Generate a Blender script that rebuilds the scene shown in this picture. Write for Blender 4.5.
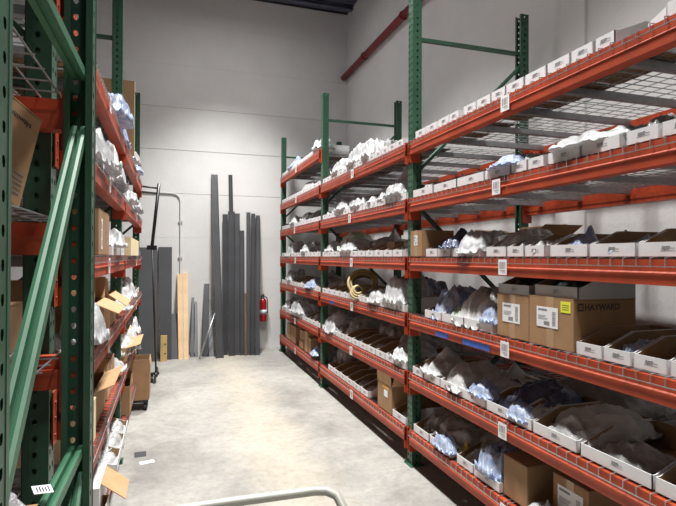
import bpy, bmesh, math, random
from mathutils import Vector, Matrix, noise
random.seed(7)
R = math.radians
scene = bpy.context.scene
for o in list(bpy.data.objects): bpy.data.objects.remove(o)
C = scene.collection

# ---------------------------------------------------------------- camera
cam_d = bpy.data.cameras.new('camera')
cam_d.sensor_width = 36.0
cam_d.lens = 36.0 * 513.3 / 676.0
cam_d.clip_start = 0.05
cam = bpy.data.objects.new('camera', cam_d)
C.objects.link(cam)
cam.location = (0, 0, 1.6143)
cam.rotation_euler = (Matrix.Rotation(-0.3108, 4, 'Z') @ Matrix.Rotation(math.pi / 2 + 0.0079, 4, 'X') @ Matrix.Rotation(0.0038, 4, 'Z')).to_euler()
scene.camera = cam

# ---------------------------------------------------------------- world, light, exposure
world = bpy.data.worlds.new('world'); scene.world = world
world.use_nodes = True
world.node_tree.nodes['Background'].inputs[0].default_value = (0.6, 0.65, 0.7, 1)
world.node_tree.nodes['Background'].inputs[1].default_value = 0.02
scene.view_settings.view_transform = 'Standard'
scene.view_settings.look = 'None'
scene.view_settings.exposure = 0.0
scene.view_settings.gamma = 1.0
scene.view_settings.use_curve_mapping = False

def area(name, loc, sx, sy, power, col=(1.0, 0.985, 0.955), rot=(0, 0, 0)):
    l = bpy.data.lights.new(name, 'AREA'); l.shape = 'RECTANGLE'
    l.size = sx; l.size_y = sy; l.energy = power; l.color = col
    o = bpy.data.objects.new(name, l); C.objects.link(o)
    o.location = loc; o.rotation_euler = rot
    return o
LAMP_Z = 5.8
for yy, pw in ((-1.2, 85), (2.3, 135), (4.8, 115), (7.2, 160)):
    area('high_bay_lamp', (0.80, yy, LAMP_Z), 0.35, 0.7, pw*.83).data.spread = R(92)
    area('added_wide_fill', (0.80, yy, LAMP_Z-.02), 0.35, 0.7, pw*.11)  # wide fill added at each lamp to lift shelf shadows and upper walls

# ---------------------------------------------------------------- mesh helpers
class MB:
    def __init__(s): s.v = []; s.f = []; s.m = []
    def quad(s, a, b, c, d, mi=0):
        n = len(s.v); s.v += [tuple(a), tuple(b), tuple(c), tuple(d)]; s.f.append((n, n+1, n+2, n+3)); s.m.append(mi)
    def poly(s, pts, mi=0):
        n = len(s.v); s.v += [tuple(p) for p in pts]; s.f.append(tuple(range(n, n+len(pts)))); s.m.append(mi)
    def box(s, x0, x1, y0, y1, z0, z1, mi=0, M=None):
        n = len(s.v)
        p = [(x0,y0,z0),(x1,y0,z0),(x1,y1,z0),(x0,y1,z0),(x0,y0,z1),(x1,y0,z1),(x1,y1,z1),(x0,y1,z1)]
        if M is not None: p = [tuple(M @ Vector(q)) for q in p]
        s.v += p
        for q in ((0,3,2,1),(4,5,6,7),(0,1,5,4),(1,2,6,5),(2,3,7,6),(3,0,4,7)):
            s.f.append(tuple(n+i for i in q)); s.m.append(mi)
    def prism_y(s, poly, y0, y1, mi=0, caps=None):
        # poly in (x,z), extruded along y
        n = len(s.v); k = len(poly)
        s.v += [(x, y0, z) for x, z in poly] + [(x, y1, z) for x, z in poly]
        for i in range(k):
            j = (i+1) % k
            s.f.append((n+i, n+j, n+k+j, n+k+i)); s.m.append(mi)
        c = caps or (mi, mi)
        s.f.append(tuple(n+i for i in range(k))); s.m.append(c[0])
        s.f.append(tuple(n+k+i for i in reversed(range(k)))); s.m.append(c[1])
    def prism_z(s, poly, z0, z1, mi=0):
        n = len(s.v); k = len(poly)
        s.v += [(x, y, z0) for x, y in poly] + [(x, y, z1) for x, y in poly]
        for i in range(k):
            j = (i+1) % k
            s.f.append((n+i, n+j, n+k+j, n+k+i)); s.m.append(mi)
        s.f.append(tuple(n+i for i in reversed(range(k)))); s.m.append(mi)
        s.f.append(tuple(n+k+i for i in range(k))); s.m.append(mi)
    def tube(s, pts, r, n=6, mi=0, caps=True, rs=None):
        pts = [Vector(p) for p in pts]; base = len(s.v); up = None
        for i, p in enumerate(pts):
            if i == 0: d = pts[1]-pts[0]
            elif i == len(pts)-1: d = pts[-1]-pts[-2]
            else: d = (pts[i+1]-pts[i]).normalized()+(pts[i]-pts[i-1]).normalized()
            d.normalize()
            if up is None:
                up = Vector((0,0,1)) if abs(d.z) < .9 else Vector((1,0,0))
            a = d.cross(up)
            if a.length < 1e-5: a = d.cross(Vector((0,1,0)))
            a.normalize(); b = a.cross(d).normalized(); up = b
            rr = rs[i] if rs else r
            for k in range(n):
                t = 2*math.pi*(k+.5)/n
                s.v.append(tuple(p + a*math.cos(t)*rr + b*math.sin(t)*rr))
        for i in range(len(pts)-1):
            for k in range(n):
                j = (k+1) % n
                s.f.append((base+i*n+k, base+i*n+j, base+(i+1)*n+j, base+(i+1)*n+k)); s.m.append(mi)
        if caps:
            s.f.append(tuple(base+k for k in reversed(range(n)))); s.m.append(mi)
            e = base+(len(pts)-1)*n
            s.f.append(tuple(e+k for k in range(n))); s.m.append(mi)
    def torus(s, c, Rr, r, ax='z', nu=24, nv=6, mi=0, M=None):
        base = len(s.v)
        for i in range(nu):
            a = 2*math.pi*i/nu
            for j in range(nv):
                b = 2*math.pi*j/nv
                p = Vector(((Rr+r*math.cos(b))*math.cos(a), (Rr+r*math.cos(b))*math.sin(a), r*math.sin(b)))
                if M is not None: p = M @ p
                s.v.append(tuple(p+Vector(c)))
        for i in range(nu):
            for j in range(nv):
                i2 = (i+1) % nu; j2 = (j+1) % nv
                s.f.append((base+i*nv+j, base+i2*nv+j, base+i2*nv+j2, base+i*nv+j2)); s.m.append(mi)
    def mesh(s, name, mats, smooth=False, recalc=True):
        me = bpy.data.meshes.new(name); me.from_pydata(s.v, [], s.f)
        for m in mats: me.materials.append(m)
        me.polygons.foreach_set('material_index', s.m)
        if smooth: me.polygons.foreach_set('use_smooth', [True]*len(s.f))
        if recalc:
            bm = bmesh.new(); bm.from_mesh(me); bmesh.ops.recalc_face_normals(bm, faces=bm.faces); bm.to_mesh(me); bm.free()
        me.update()
        return me

def link(name, me, parent=None, loc=(0,0,0), rz=0.0, rot=None, scl=None):
    o = bpy.data.objects.new(name, me); C.objects.link(o)
    o.location = loc
    o.rotation_euler = rot if rot is not None else (0, 0, rz)
    if scl is not None: o.scale = scl
    if parent is not None: o.parent = parent
    return o
def tag(o, label=None, cat=None, group=None, kind=None):
    if label: o['label'] = label
    if cat: o['category'] = cat
    if group: o['group'] = group
    if kind: o['kind'] = kind
    return o
def empty(name, loc=(0,0,0), rz=0.0):
    o = bpy.data.objects.new(name, None); C.objects.link(o); o.location = loc; o.rotation_euler = (0,0,rz)
    o.empty_display_size = .1
    return o
_cache = {}
def cached(key, fn):
    if key not in _cache: _cache[key] = fn()
    return _cache[key]

# ---------------------------------------------------------------- materials
def mat(name, col, rough=.6, metal=0.0, var=.12, scale=8.0, bump=0.0, bscale=60.0, spec=.5, col2=None, trans=0.0, coat=0.0):
    m = bpy.data.materials.new(name); m.use_nodes = True
    nt = m.node_tree; N = nt.nodes; L = nt.links
    b = N['Principled BSDF']
    b.inputs['Roughness'].default_value = rough; b.inputs['Metallic'].default_value = metal
    b.inputs['Specular IOR Level'].default_value = spec
    b.inputs['Coat Weight'].default_value = coat
    tc = N.new('ShaderNodeTexCoord')
    nz = N.new('ShaderNodeTexNoise'); nz.inputs['Scale'].default_value = scale; nz.inputs['Detail'].default_value = 5
    L.new(tc.outputs['Object'], nz.inputs['Vector'])
    rp = N.new('ShaderNodeValToRGB')
    c2 = col2 if col2 else tuple(min(1, c*(1+var)) for c in col)
    c1 = col if col2 else tuple(c*(1-var) for c in col)
    rp.color_ramp.elements[0].color = (*c1, 1); rp.color_ramp.elements[0].position = .35
    rp.color_ramp.elements[1].color = (*c2, 1); rp.color_ramp.elements[1].position = .65
    L.new(nz.outputs['Fac'], rp.inputs['Fac']); L.new(rp.outputs['Color'], b.inputs['Base Color'])
    if bump > 0:
        n2 = N.new('ShaderNodeTexNoise'); n2.inputs['Scale'].default_value = bscale; n2.inputs['Detail'].default_value = 4
        L.new(tc.outputs['Object'], n2.inputs['Vector'])
        bp = N.new('ShaderNodeBump'); bp.inputs['Strength'].default_value = bump; bp.inputs['Distance'].default_value = .01
        L.new(n2.outputs['Fac'], bp.inputs['Height']); L.new(bp.outputs['Normal'], b.inputs['Normal'])
    if trans > 0:
        out = N['Material Output']
        tl = N.new('ShaderNodeBsdfTranslucent'); L.new(rp.outputs['Color'], tl.inputs['Color'])
        mx = N.new('ShaderNodeMixShader'); mx.inputs[0].default_value = trans
        L.new(b.outputs[0], mx.inputs[1]); L.new(tl.outputs[0], mx.inputs[2]); L.new(mx.outputs[0], out.inputs['Surface'])
    return m
M = {}
M['orange'] = mat('orange_powder_coat', (.37,.049,.015), .5, var=.18, scale=5, bump=.05, bscale=25)
M['green'] = mat('green_powder_coat', (.030,.090,.052), .42, var=.15, scale=6)
M['green2'] = mat('light_green_powder_coat', (.04,.145,.078), .5, var=.12, scale=6)
M['galv'] = mat('galvanised_steel', (.42,.43,.44), .38, .75, var=.2, scale=30)
M['galvch'] = mat('galvanised_channel', (.33,.34,.355), .5, .5, var=.12, scale=18)
M['binwhite'] = mat('white_coated_cardboard', (.70,.70,.71), .55, var=.04, scale=10)
M['bingrey'] = mat('grey_coated_cardboard', (.42,.42,.42), .6, var=.05, scale=10)
M['kraft'] = mat('kraft_cardboard_inside', (.33,.215,.12), .85, var=.12, scale=20, bump=.05)
M['card'] = mat('brown_cardboard', (.33,.195,.098), .8, var=.08, scale=9, bump=.06, bscale=40)
M['cardlight'] = mat('tan_cardboard', (.50,.31,.16), .8, var=.07, scale=9, bump=.05, bscale=40)
M['cream'] = mat('cream_board', (.78,.66,.42), .7, var=.08, scale=12)
M['tape'] = mat('clear_packing_tape', (.42,.28,.17), .25, var=.05)
M['ink'] = mat('black_ink', (.02,.02,.022), .6, var=.1)
M['tagink'] = mat('faded_grey_ink', (.22,.22,.23), .6)
M['paper'] = mat('white_label_paper', (.80,.81,.83), .5, var=.03)
M['yellow'] = mat('yellow_sticker', (.78,.80,.05), .5, var=.05)
M['bluetape'] = mat('blue_masking_tape', (.04,.13,.55), .55, var=.15, scale=20)
M['b_white'] = mat('white_plastic_bag', (0.47, 0.48, 0.49), .22, col2=(0.62, 0.63, 0.64), scale=2.0, bump=.4, bscale=16, trans=.3, coat=.25)
M['b_clear'] = mat('clear_plastic_bag', (0.44, 0.445, 0.44), .22, col2=(0.68, 0.685, 0.685), scale=2.0, bump=.4, bscale=16, trans=.15, coat=.25)
M['b_blue'] = mat('blue_white_plastic_bag', (0.22, 0.31, 0.55), .22, col2=(0.52, 0.58, 0.68), scale=3.0, bump=.4, bscale=16, trans=.2, coat=.25)
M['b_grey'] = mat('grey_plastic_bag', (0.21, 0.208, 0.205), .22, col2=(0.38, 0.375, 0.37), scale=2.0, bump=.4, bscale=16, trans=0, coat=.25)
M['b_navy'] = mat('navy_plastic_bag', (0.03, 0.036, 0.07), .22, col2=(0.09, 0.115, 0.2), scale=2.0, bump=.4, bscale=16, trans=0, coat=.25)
M['b_silver'] = mat('silver_crinkled_bag', (0.40, 0.41, 0.42), .22, col2=(0.62, 0.63, 0.64), scale=2.0, bump=.4, bscale=16, trans=0, coat=.25)
M['b_green'] = mat('green_white_plastic_bag', (0.45, 0.62, 0.45), .22, col2=(0.82, 0.88, 0.82), scale=3.0, bump=.4, bscale=16, trans=.2, coat=.25)
M['b_yellow'] = mat('yellow_plastic_packet', (.55,.45,.04), .4)
M['b_black'] = mat('black_rubber_parts', (.012,.012,.014), .35, var=.4, scale=30, bump=.6, bscale=70)
M['brass'] = mat('olive_yellow_hose', (.33,.25,.105), .4, var=.2, scale=14)
M['brassdark'] = mat('dark_olive_hose', (.12,.095,.045), .45, var=.2, scale=14)
M['bar'] = mat('dark_grey_steel', (.052,.054,.060), .45, .2, var=.16, scale=3.0)
M['bar2'] = mat('mid_grey_steel', (.078,.081,.088), .42, .25, var=.16, scale=3.0)
M['panel'] = mat('charcoal_panel', (.042,.043,.047), .6, var=.08, scale=4)
M['rust'] = mat('rusty_brown_steel', (.16,.085,.055), .6, var=.2, scale=8)
M['wood'] = mat('pale_pine', (.66,.47,.27), .65, var=.1, scale=5)
M['woody'] = mat('yellow_pine', (.48,.32,.12), .65, var=.15, scale=6)
M['black'] = mat('black_paint', (.012,.012,.015), .4, var=.2)
M['rubber'] = mat('black_rubber', (.015,.015,.016), .7, var=.2)
M['red'] = mat('red_enamel', (.42,.012,.016), .3, var=.1, coat=.4)
M['pipered'] = mat('red_sprinkler_pipe', (.22,.012,.018), .45, var=.15)
M['beige'] = mat('beige_grey_tube', (.42,.41,.37), .35, .1, var=.06)
M['conduit'] = mat('painted_conduit', (.55,.55,.55), .4, var=.05)
M['deckblue'] = mat('blue_grey_roof_deck', (.10,.105,.15), .6, .2, var=.2, scale=3)
M['chrome'] = mat('brushed_steel', (.6,.6,.62), .25, .9, var=.1)

def wall_mat():
    m = bpy.data.materials.new('white_painted_concrete'); m.use_nodes = True
    nt = m.node_tree; N = nt.nodes; L = nt.links; b = N['Principled BSDF']
    b.inputs['Roughness'].default_value = .75; b.inputs['Specular IOR Level'].default_value = .25
    tc = N.new('ShaderNodeTexCoord')
    a = N.new('ShaderNodeTexNoise'); a.inputs['Scale'].default_value = .9; a.inputs['Detail'].default_value = 8; a.inputs['Roughness'].default_value = .65
    L.new(tc.outputs['Object'], a.inputs['Vector'])
    r = N.new('ShaderNodeValToRGB')
    r.color_ramp.elements[0].color = (.74,.738,.735,1); r.color_ramp.elements[0].position = .3
    r.color_ramp.elements[1].color = (.83,.828,.825,1); r.color_ramp.elements[1].position = .62
    L.new(a.outputs['Fac'], r.inputs['Fac']); L.new(r.outputs['Color'], b.inputs['Base Color'])
    n2 = N.new('ShaderNodeTexNoise'); n2.inputs['Scale'].default_value = 38; n2.inputs['Detail'].default_value = 5
    L.new(tc.outputs['Object'], n2.inputs['Vector'])
    bp = N.new('ShaderNodeBump'); bp.inputs['Strength'].default_value = .18; bp.inputs['Distance'].default_value = .012
    L.new(n2.outputs['Fac'], bp.inputs['Height']); L.new(bp.outputs['Normal'], b.inputs['Normal'])
    return m
M['wall'] = wall_mat()

def floor_mat():
    m = bpy.data.materials.new('worn_concrete_floor'); m.use_nodes = True
    nt = m.node_tree; N = nt.nodes; L = nt.links; b = N['Principled BSDF']
    b.inputs['Specular IOR Level'].default_value = .3
    tc = N.new('ShaderNodeTexCoord')
    def nz(sc, det=8, rg=.6, dist=0):
        n = N.new('ShaderNodeTexNoise'); n.inputs['Scale'].default_value = sc; n.inputs['Detail'].default_value = det
        n.inputs['Roughness'].default_value = rg; n.inputs['Distortion'].default_value = dist
        L.new(tc.outputs['Object'], n.inputs['Vector']); return n
    a = nz(1.3, 10, .68, .4)
    r = N.new('ShaderNodeValToRGB')
    r.color_ramp.elements[0].color = (.225,.218,.205,1); r.color_ramp.elements[0].position = .32
    r.color_ramp.elements[1].color = (.41,.40,.372,1); r.color_ramp.elements[1].position = .66
    L.new(a.outputs['Fac'], r.inputs['Fac'])
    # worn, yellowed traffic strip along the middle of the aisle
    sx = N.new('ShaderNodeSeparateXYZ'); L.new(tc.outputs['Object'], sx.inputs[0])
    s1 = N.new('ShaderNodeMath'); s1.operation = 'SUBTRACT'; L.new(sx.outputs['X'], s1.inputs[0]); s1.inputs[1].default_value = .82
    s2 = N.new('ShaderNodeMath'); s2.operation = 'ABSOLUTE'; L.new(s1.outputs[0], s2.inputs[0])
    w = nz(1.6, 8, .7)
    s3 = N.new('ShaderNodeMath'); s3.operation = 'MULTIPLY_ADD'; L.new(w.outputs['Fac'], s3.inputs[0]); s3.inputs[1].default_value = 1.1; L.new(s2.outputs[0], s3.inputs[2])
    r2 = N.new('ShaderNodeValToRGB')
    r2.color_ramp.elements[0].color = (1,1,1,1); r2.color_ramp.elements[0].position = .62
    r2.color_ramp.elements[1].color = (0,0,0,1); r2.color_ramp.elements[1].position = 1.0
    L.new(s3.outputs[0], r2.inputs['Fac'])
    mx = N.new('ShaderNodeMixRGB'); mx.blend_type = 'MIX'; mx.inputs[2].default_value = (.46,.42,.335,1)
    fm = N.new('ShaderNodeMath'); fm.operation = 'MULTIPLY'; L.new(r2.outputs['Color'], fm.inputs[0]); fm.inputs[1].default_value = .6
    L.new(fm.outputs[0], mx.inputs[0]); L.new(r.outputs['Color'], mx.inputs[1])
    # small dark specks and scuffs
    c = nz(14, 10, .8)
    r3 = N.new('ShaderNodeValToRGB')
    r3.color_ramp.elements[0].color = (.68,.68,.67,1); r3.color_ramp.elements[0].position = .34
    r3.color_ramp.elements[1].color = (1,1,1,1); r3.color_ramp.elements[1].position = .56
    L.new(c.outputs['Fac'], r3.inputs['Fac'])
    m2 = N.new('ShaderNodeMixRGB'); m2.blend_type = 'MULTIPLY'; m2.inputs[0].default_value = .8
    L.new(mx.outputs[0], m2.inputs[1]); L.new(r3.outputs['Color'], m2.inputs[2])
    L.new(m2.outputs[0], b.inputs['Base Color'])
    rr = N.new('ShaderNodeMapRange'); rr.inputs[3].default_value = .38; rr.inputs[4].default_value = .7
    L.new(a.outputs['Fac'], rr.inputs[0]); L.new(rr.outputs[0], b.inputs['Roughness'])
    bp = N.new('ShaderNodeBump'); bp.inputs['Strength'].default_value = .12; bp.inputs['Distance'].default_value = .01
    L.new(c.outputs['Fac'], bp.inputs['Height']); L.new(bp.outputs['Normal'], b.inputs['Normal'])
    return m
M['floor'] = floor_mat()

# ---------------------------------------------------------------- room shell
XL, XR, YF, YB, ZC = -3.4, 3.06, -7.0, 9.03, 6.13
mb = MB(); mb.box(XL-.2, XR+.2, YF-.2, YB+.2, -.15, 0)
tag(link('floor', mb.mesh('floor', [M['floor']])), 'pale worn concrete floor of the aisle between the racks', kind='structure')
# back wall: concrete core plus the painted courses that stand a little proud of their joints
mb = MB(); mb.box(XL-.2, XR+.2, YB+.012, YB+.2, 0, ZC)
wb = tag(link('wall_back', mb.mesh('wall_back', [M['wall']])), 'white painted concrete end wall with faint horizontal joints', kind='structure')
zs = [0, .513, 1.213, 1.933, 2.67, 3.402, 4.12, 4.84, 5.55, ZC]
for i in range(len(zs)-1):
    g = .006 if abs(zs[i]-3.402) < .01 or abs(zs[i+1]-3.402) < .01 else .0012
    mb = MB(); mb.box(XL, XR, YB, YB+.012, zs[i]+g, zs[i+1]-g)
    link('wall_course', mb.mesh('wall_course', [M['wall']]), wb)
mb = MB(); mb.box(XR, XR+.2, YF, YB, 0, ZC)
wr = tag(link('wall_right', mb.mesh('wall_right', [M['wall']])), 'white painted side wall behind the right-hand rack', kind='structure')
for y0, y1 in ((3.2, 3.52), (-1.4, -1.05)):
    mb = MB(); mb.box(XR-.028, XR, y0, y1, 0, ZC); link('pilaster', mb.mesh('pilaster', [M['wall']]), wr)
mb = MB(); mb.box(XL-.2, XL, YF, YB, 0, ZC)
tag(link('wall_left', mb.mesh('wall_left', [M['wall']])), 'white painted side wall behind the left-hand rack', kind='structure')
mb = MB(); mb.box(XL-.2, XR+.2, YF-.2, YF, 0, ZC)
tag(link('wall_front', mb.mesh('wall_front', [M['wall']])), 'white painted wall behind the viewer', kind='structure')
# corrugated roof deck
mb = MB(); pts = []; y = YF
prof = [(0,0),(.05,.0),(.07,.04),(.13,.04),(.15,0)]
poly = []
while y < YB:
    for dy, dz in prof[:-1]: poly.append((y+dy, ZC+dz))
    y += .15
for (ya, za), (yb_, zb) in zip(poly[:-1], poly[1:]):
    mb.quad((XL,ya,za),(XR,ya,za),(XR,yb_,zb),(XL,yb_,zb))
mb.box(XL-.2, XR+.2, YF-.2, YB+.2, ZC+.05, ZC+.15)
ceil = tag(link('ceiling', mb.mesh('ceiling', [M['deckblue']])), 'dark blue-grey corrugated roof deck', kind='structure')
for yy in (8.72, 7.2, 5.7, 4.2):
    mb = MB(); mb.box(XL, XR, yy-.05, yy+.05, ZC-.07, ZC-.055); mb.box(XL, XR, yy-.05, yy+.05, ZC-.02, ZC-.005); mb.box(XL, XR, yy-.006, yy+.006, ZC-.06, ZC-.012)
    link('joist', mb.mesh('joist', [M['deckblue']]), ceil)
# sprinkler pipe along the right wall
mb = MB(); mb.tube([(2.985, YF, 4.93), (2.985, YB-.02, 4.93)], .052, 12)
pipe = tag(link('sprinkler_pipe', mb.mesh('pipe', [M['pipered']], True)), 'dark red pipe running high along the right wall', 'pipe')
for yy in (7.9, 6.4, 4.9, 3.4):
    mb = MB(); mb.torus((2.985, yy, 4.93), .058, .008, M=Matrix.Rotation(R(90), 3, 'X'), nu=16); mb.box(2.98, XR, yy-.012, yy+.012, 4.98, 5.0)
    link('pipe_hanger', mb.mesh('pipe_hanger', [M['pipered']]), pipe)

# ---------------------------------------------------------------- pallet racks
PW = .076
H = 3.658
ZB = [2.41, 1.965, 1.512, 1.068, .614, .177]     # underside of the beams, top shelf first
BH = .098
def post_mesh(h):
    mb = MB(); t = .003
    def strip(o, du, w, cols, pitch=.0508, rw=.0075, rh=.0095):
        o = Vector(o); du = Vector(du); k = len(cols); z = 0.0
        cells = [(i*w/k, (i+1)*w/k, c) for i, c in enumerate(cols)]
        nrow = int(h/pitch)
        for r_ in range(nrow):
            z0 = r_*pitch; z1 = z0+pitch; zc = (z0+z1)/2
            for a, b, c in cells:
                out = [(a,z0),((a+b)/2,z0),(b,z0),(b,zc),(b,z1),((a+b)/2,z1),(a,z1),(a,zc)]
                inn = [(c-rw*.6,zc-rh*.8),(c,zc-rh),(c+rw*.6,zc-rh*.8),(c+rw,zc),(c+rw*.8,zc+rh*.8),(c,zc+rh),(c-rw*.8,zc+rh*.8),(c-rw,zc)]
                n = len(mb.v)
                mb.v += [tuple(o+du*u+Vector((0,0,zz))) for u, zz in out+inn]
                for i in range(8):
                    j = (i+1) % 8
                    mb.f.append((n+i, n+j, n+8+j, n+8+i)); mb.m.append(0)
        zt = nrow*pitch
        if zt < h-1e-4: mb.quad(o+Vector((0,0,zt)), o+du*w+Vector((0,0,zt)), o+du*w+Vector((0,0,h)), o+Vector((0,0,h)))
    hw = PW/2
    strip((0,-hw,0), (0,1,0), PW, [PW*.25, PW*.75])          # web towards the aisle
    strip((0,-hw,0), (1,0,0), PW, [PW*.52])                    # flanges
    strip((0,hw,0), (1,0,0), PW, [PW*.52])
    for s in (-1, 1):                                           # returned lips
        mb.box(PW-t, PW, min(s*hw, s*(hw-.017)), max(s*hw, s*(hw-.017)), 0, h)
        mb.box(PW-.018, PW-t, s*hw-.0015, s*hw+.0015, 0, h)
        mb.box(-.0005, .004, s*hw-.0018, s*hw+.0018, 0, h)
    return mb.mesh('post', [M['green']], recalc=False)
POST = post_mesh(H)
mb = MB(); mb.box(-.022, PW+.02, -.06, .06, 0, .008); mb.tube([(-.011,.045,.008),(-.011,.045,.03)], .008, 6)
PLATE = mb.mesh('base_plate', [M['green']])
def beam_mesh(L):
    mb = MB()
    mb.prism_y([(0,0),(0,.046),(.006,.052),(.006,BH),(.036,BH),(.036,BH-.04),(.062,BH-.04),(.062,0)], 0, L)
    return mb.mesh('beam', [M['orange']])
def plate_mesh():
    mb = MB()
    mb.box(.0, .092, 0, .005, -.062, BH+.012)
    mb.box(.0195, .0245, -.005-.052, 0, -.062, BH+.012)
    for z in (-.035, .02, .07): mb.tube([(.0195,-.028,z),(.016,-.028,z)], .006, 6)
    return mb.mesh('end_plate', [M['orange']])
ENDP = plate_mesh()
mb = MB(); mb.v = []; 
def endp_flip():
    me = ENDP.copy()
    for v in me.vertices: v.co.y = -v.co.y
    me.flip_normals(); return me
ENDP2 = endp_flip()
def channel_mesh(l):
    mb = MB(); mb.prism_y([(0,0),(0,.034),(.003,.034),(.003,.003),(.037,.003),(.037,.034),(.04,.034),(.04,0)], 0, l)
    return mb.mesh('support_channel', [M['galvch']])
def deck_mesh(w, dep):
    # wire deck, local origin at the front face of the front post line, y from 0 to w, top of wires at z=0
    mb = MB(); r = .0027
    n = int(round(w/.0635)); x0 = -.028; x1 = dep+.028
    for i in range(n+1):
        y = .01 + (w-.02)*i/n
        mb.tube([(x0-.0045,y,-.034),(x0-.0045,y,0.001),(x0+.012,y,.0035),(x1-.012,y,.0035),(x1+.0045,y,0.001),(x1+.0045,y,-.034)], r, 4)
    k = int(round((x1-x0)/.105))
    for i in range(1, k):
        x = x0+(x1-x0)*i/k
        mb.tube([(x,0,-.001),(x,w,-.001)], r, 4)
    for x, z in ((x0-.0095,-.031),(x1+.0095,-.031)):
        mb.tube([(x,0,z),(x,w,z)], r*1.05, 4)
    return mb.mesh('wire_deck', [M['galv']], recalc=False)
LEVEL = ['top shelf', 'second shelf down', 'third shelf down', 'fourth shelf down', 'fifth shelf down', 'bottom shelf']
class Rack: pass
def make_rack(name, label, loc, rz, ys, bays, dep, braces, deck_label, thick=.034):
    """local x: into the depth, y: along the run. bays: list of (level list [(zb, levelname)], bay name)"""
    k = Rack(); k.root = tag(empty(name, loc, rz), label, 'rack'); k.ys = ys; k.dep = dep; k.beams = {}
    k.M = Matrix.Translation(loc) @ Matrix.Rotation(rz, 4, 'Z'); k.rz = rz
    for y in ys:
        p = link('post', POST, k.root, (0, y, 0)); link('base_plate', PLATE, p)
        p2 = link('post', POST, k.root, (dep, y, 0), math.pi); link('base_plate', PLATE, p2)
        for (za, zb_) in braces:
            a = Vector((PW*.55, y, za)); b = Vector((dep-PW*.55, y, zb_)); u = (b-a).normalized()
            nrm = Vector((0,1,0)); v = u.cross(nrm); w = thick*.55; d = thick*.36; mb = MB()
            sec = [(-w,-d),(-w*.62,-d*1.15),(-w*.24,-d),(-w*.14,d*.2),(w*.14,d*.2),(w*.24,-d),(w*.62,-d*1.15),(w,-d),(w,d),(w*.25,d),(w*.25,d*.5),(-w*.25,d*.5),(-w*.25,d),(-w,d)]
            kk = len(sec)
            mb.v += [tuple(nrm*p-v*q) for p, q in sec] + [tuple(b-a+nrm*p-v*q) for p, q in sec]
            for q in range(kk): mb.f.append((q, (q+1) % kk, kk+(q+1) % kk, kk+q)); mb.m.append(0)
            mb.f.append(tuple(range(kk))); mb.m.append(0); mb.f.append(tuple(kk+q for q in reversed(range(kk)))); mb.m.append(0)
            link('brace', mb.mesh('brace', [M['green2'] if thick > .035 else M['green']]), k.root, a)
    for bi, (levels, bname) in enumerate(bays):
        ya, yb = sorted((ys[bi], ys[bi+1])); ya += PW/2+.002; yb -= PW/2+.002; L = yb-ya
        bm_ = cached(('beam', round(L,3)), lambda: beam_mesh(L))
        dw = L/2-.012
        dm = cached(('deck', round(dw,3), round(dep,3)), lambda: deck_mesh(dw, dep))
        cm = cached(('chan', round(dw,3), round(dep,3)), lambda: channel_mesh(dep-.05))
        for zb, lname in levels:
            for back in (0, 1):
                if back: b = link('beam', bm_, k.root, (dep+.028, yb, zb), math.pi)
                else: b = link('beam', bm_, k.root, (-.028, ya, zb))
                link('end_plate', ENDP, b, (0, -.0, 0)); link('end_plate', ENDP2, b, (0, L, 0))
                if not back: k.beams[(bi, lname)] = (b, ya, L)
            for hf in (0, 1):
                y0 = ya+.006 if hf == 0 else ya+L/2+.006
                wp = k.M @ Vector((0, y0, zb+BH+.004))
                d = link('wire_deck', dm, None, wp, rz)
                tag(d, deck_label(lname, bname, hf), 'wire deck', 'wire decks on the rack beams')
                for fy in (.16, .5, .84):
                    link('support_channel', cm, d, (.025, dw*fy+.02, -.0385), rot=(0,0,-math.pi/2))
    return k
RB = [(3.33,3.33),(2.27,3.24),(2.17,2.17),(2.03,1.12),(1.06,1.06),(.12,1.0),(.1,.1)]
Y0 = 1.132; BAY = 2.515; XF = 1.765; DEP = 1.07
six = list(zip(ZB, LEVEL))
ORD = ['first','second','third','fourth','fifth','sixth','seventh','eighth','ninth','tenth','eleventh','twelfth','thirteenth','fourteenth','fifteenth','sixteenth','seventeenth','eighteenth','nineteenth','twentieth']
right = make_rack('pallet_rack', 'long orange-beamed rack with green uprights on the right of the aisle', (XF, Y0, 0), 0.0,
    [0, BAY, 2*BAY, 3*BAY], [(six,'near right bay'),(six,'middle right bay'),([(2.86,'extra highest shelf')]+six,'far right bay')], DEP, RB,
    lambda l, b, h: f"grey wire deck, {['nearer','farther'][h]} half of {l}, {b}")
LRZ = math.pi + R(.4)
left = make_rack('pallet_rack', 'orange-beamed rack with green uprights on the left of the aisle', (-.405, 6.89, 0), LRZ,
    [0, BAY, 2*BAY], [(six,'far left bay'),(six,'near left bay')], DEP, RB,
    lambda l, b, h: f"grey wire deck, {['farther','nearer'][h]} half of {l}, {b}")
PZ = [(2.0,'upper shelf'),(1.617,'middle shelf'),(1.21,'lower shelf'),(.55,'lowest shelf')]
prack = make_rack('pallet_rack', 'closest rack standing crosswise at the left edge, with thick green braces', (-.275, .825, 0), math.pi/2,
    [0, BAY], [(PZ,'closest left rack')], .951, [(3.3,3.3),(2.26,3.2),(2.165,2.165),(1.12,2.0),(1.025,1.025),(.15,.95),(.1,.1)],
    lambda l, b, h: f"grey wire deck, {['right','left'][h]} half of {l}, {b}", thick=.036)

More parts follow.
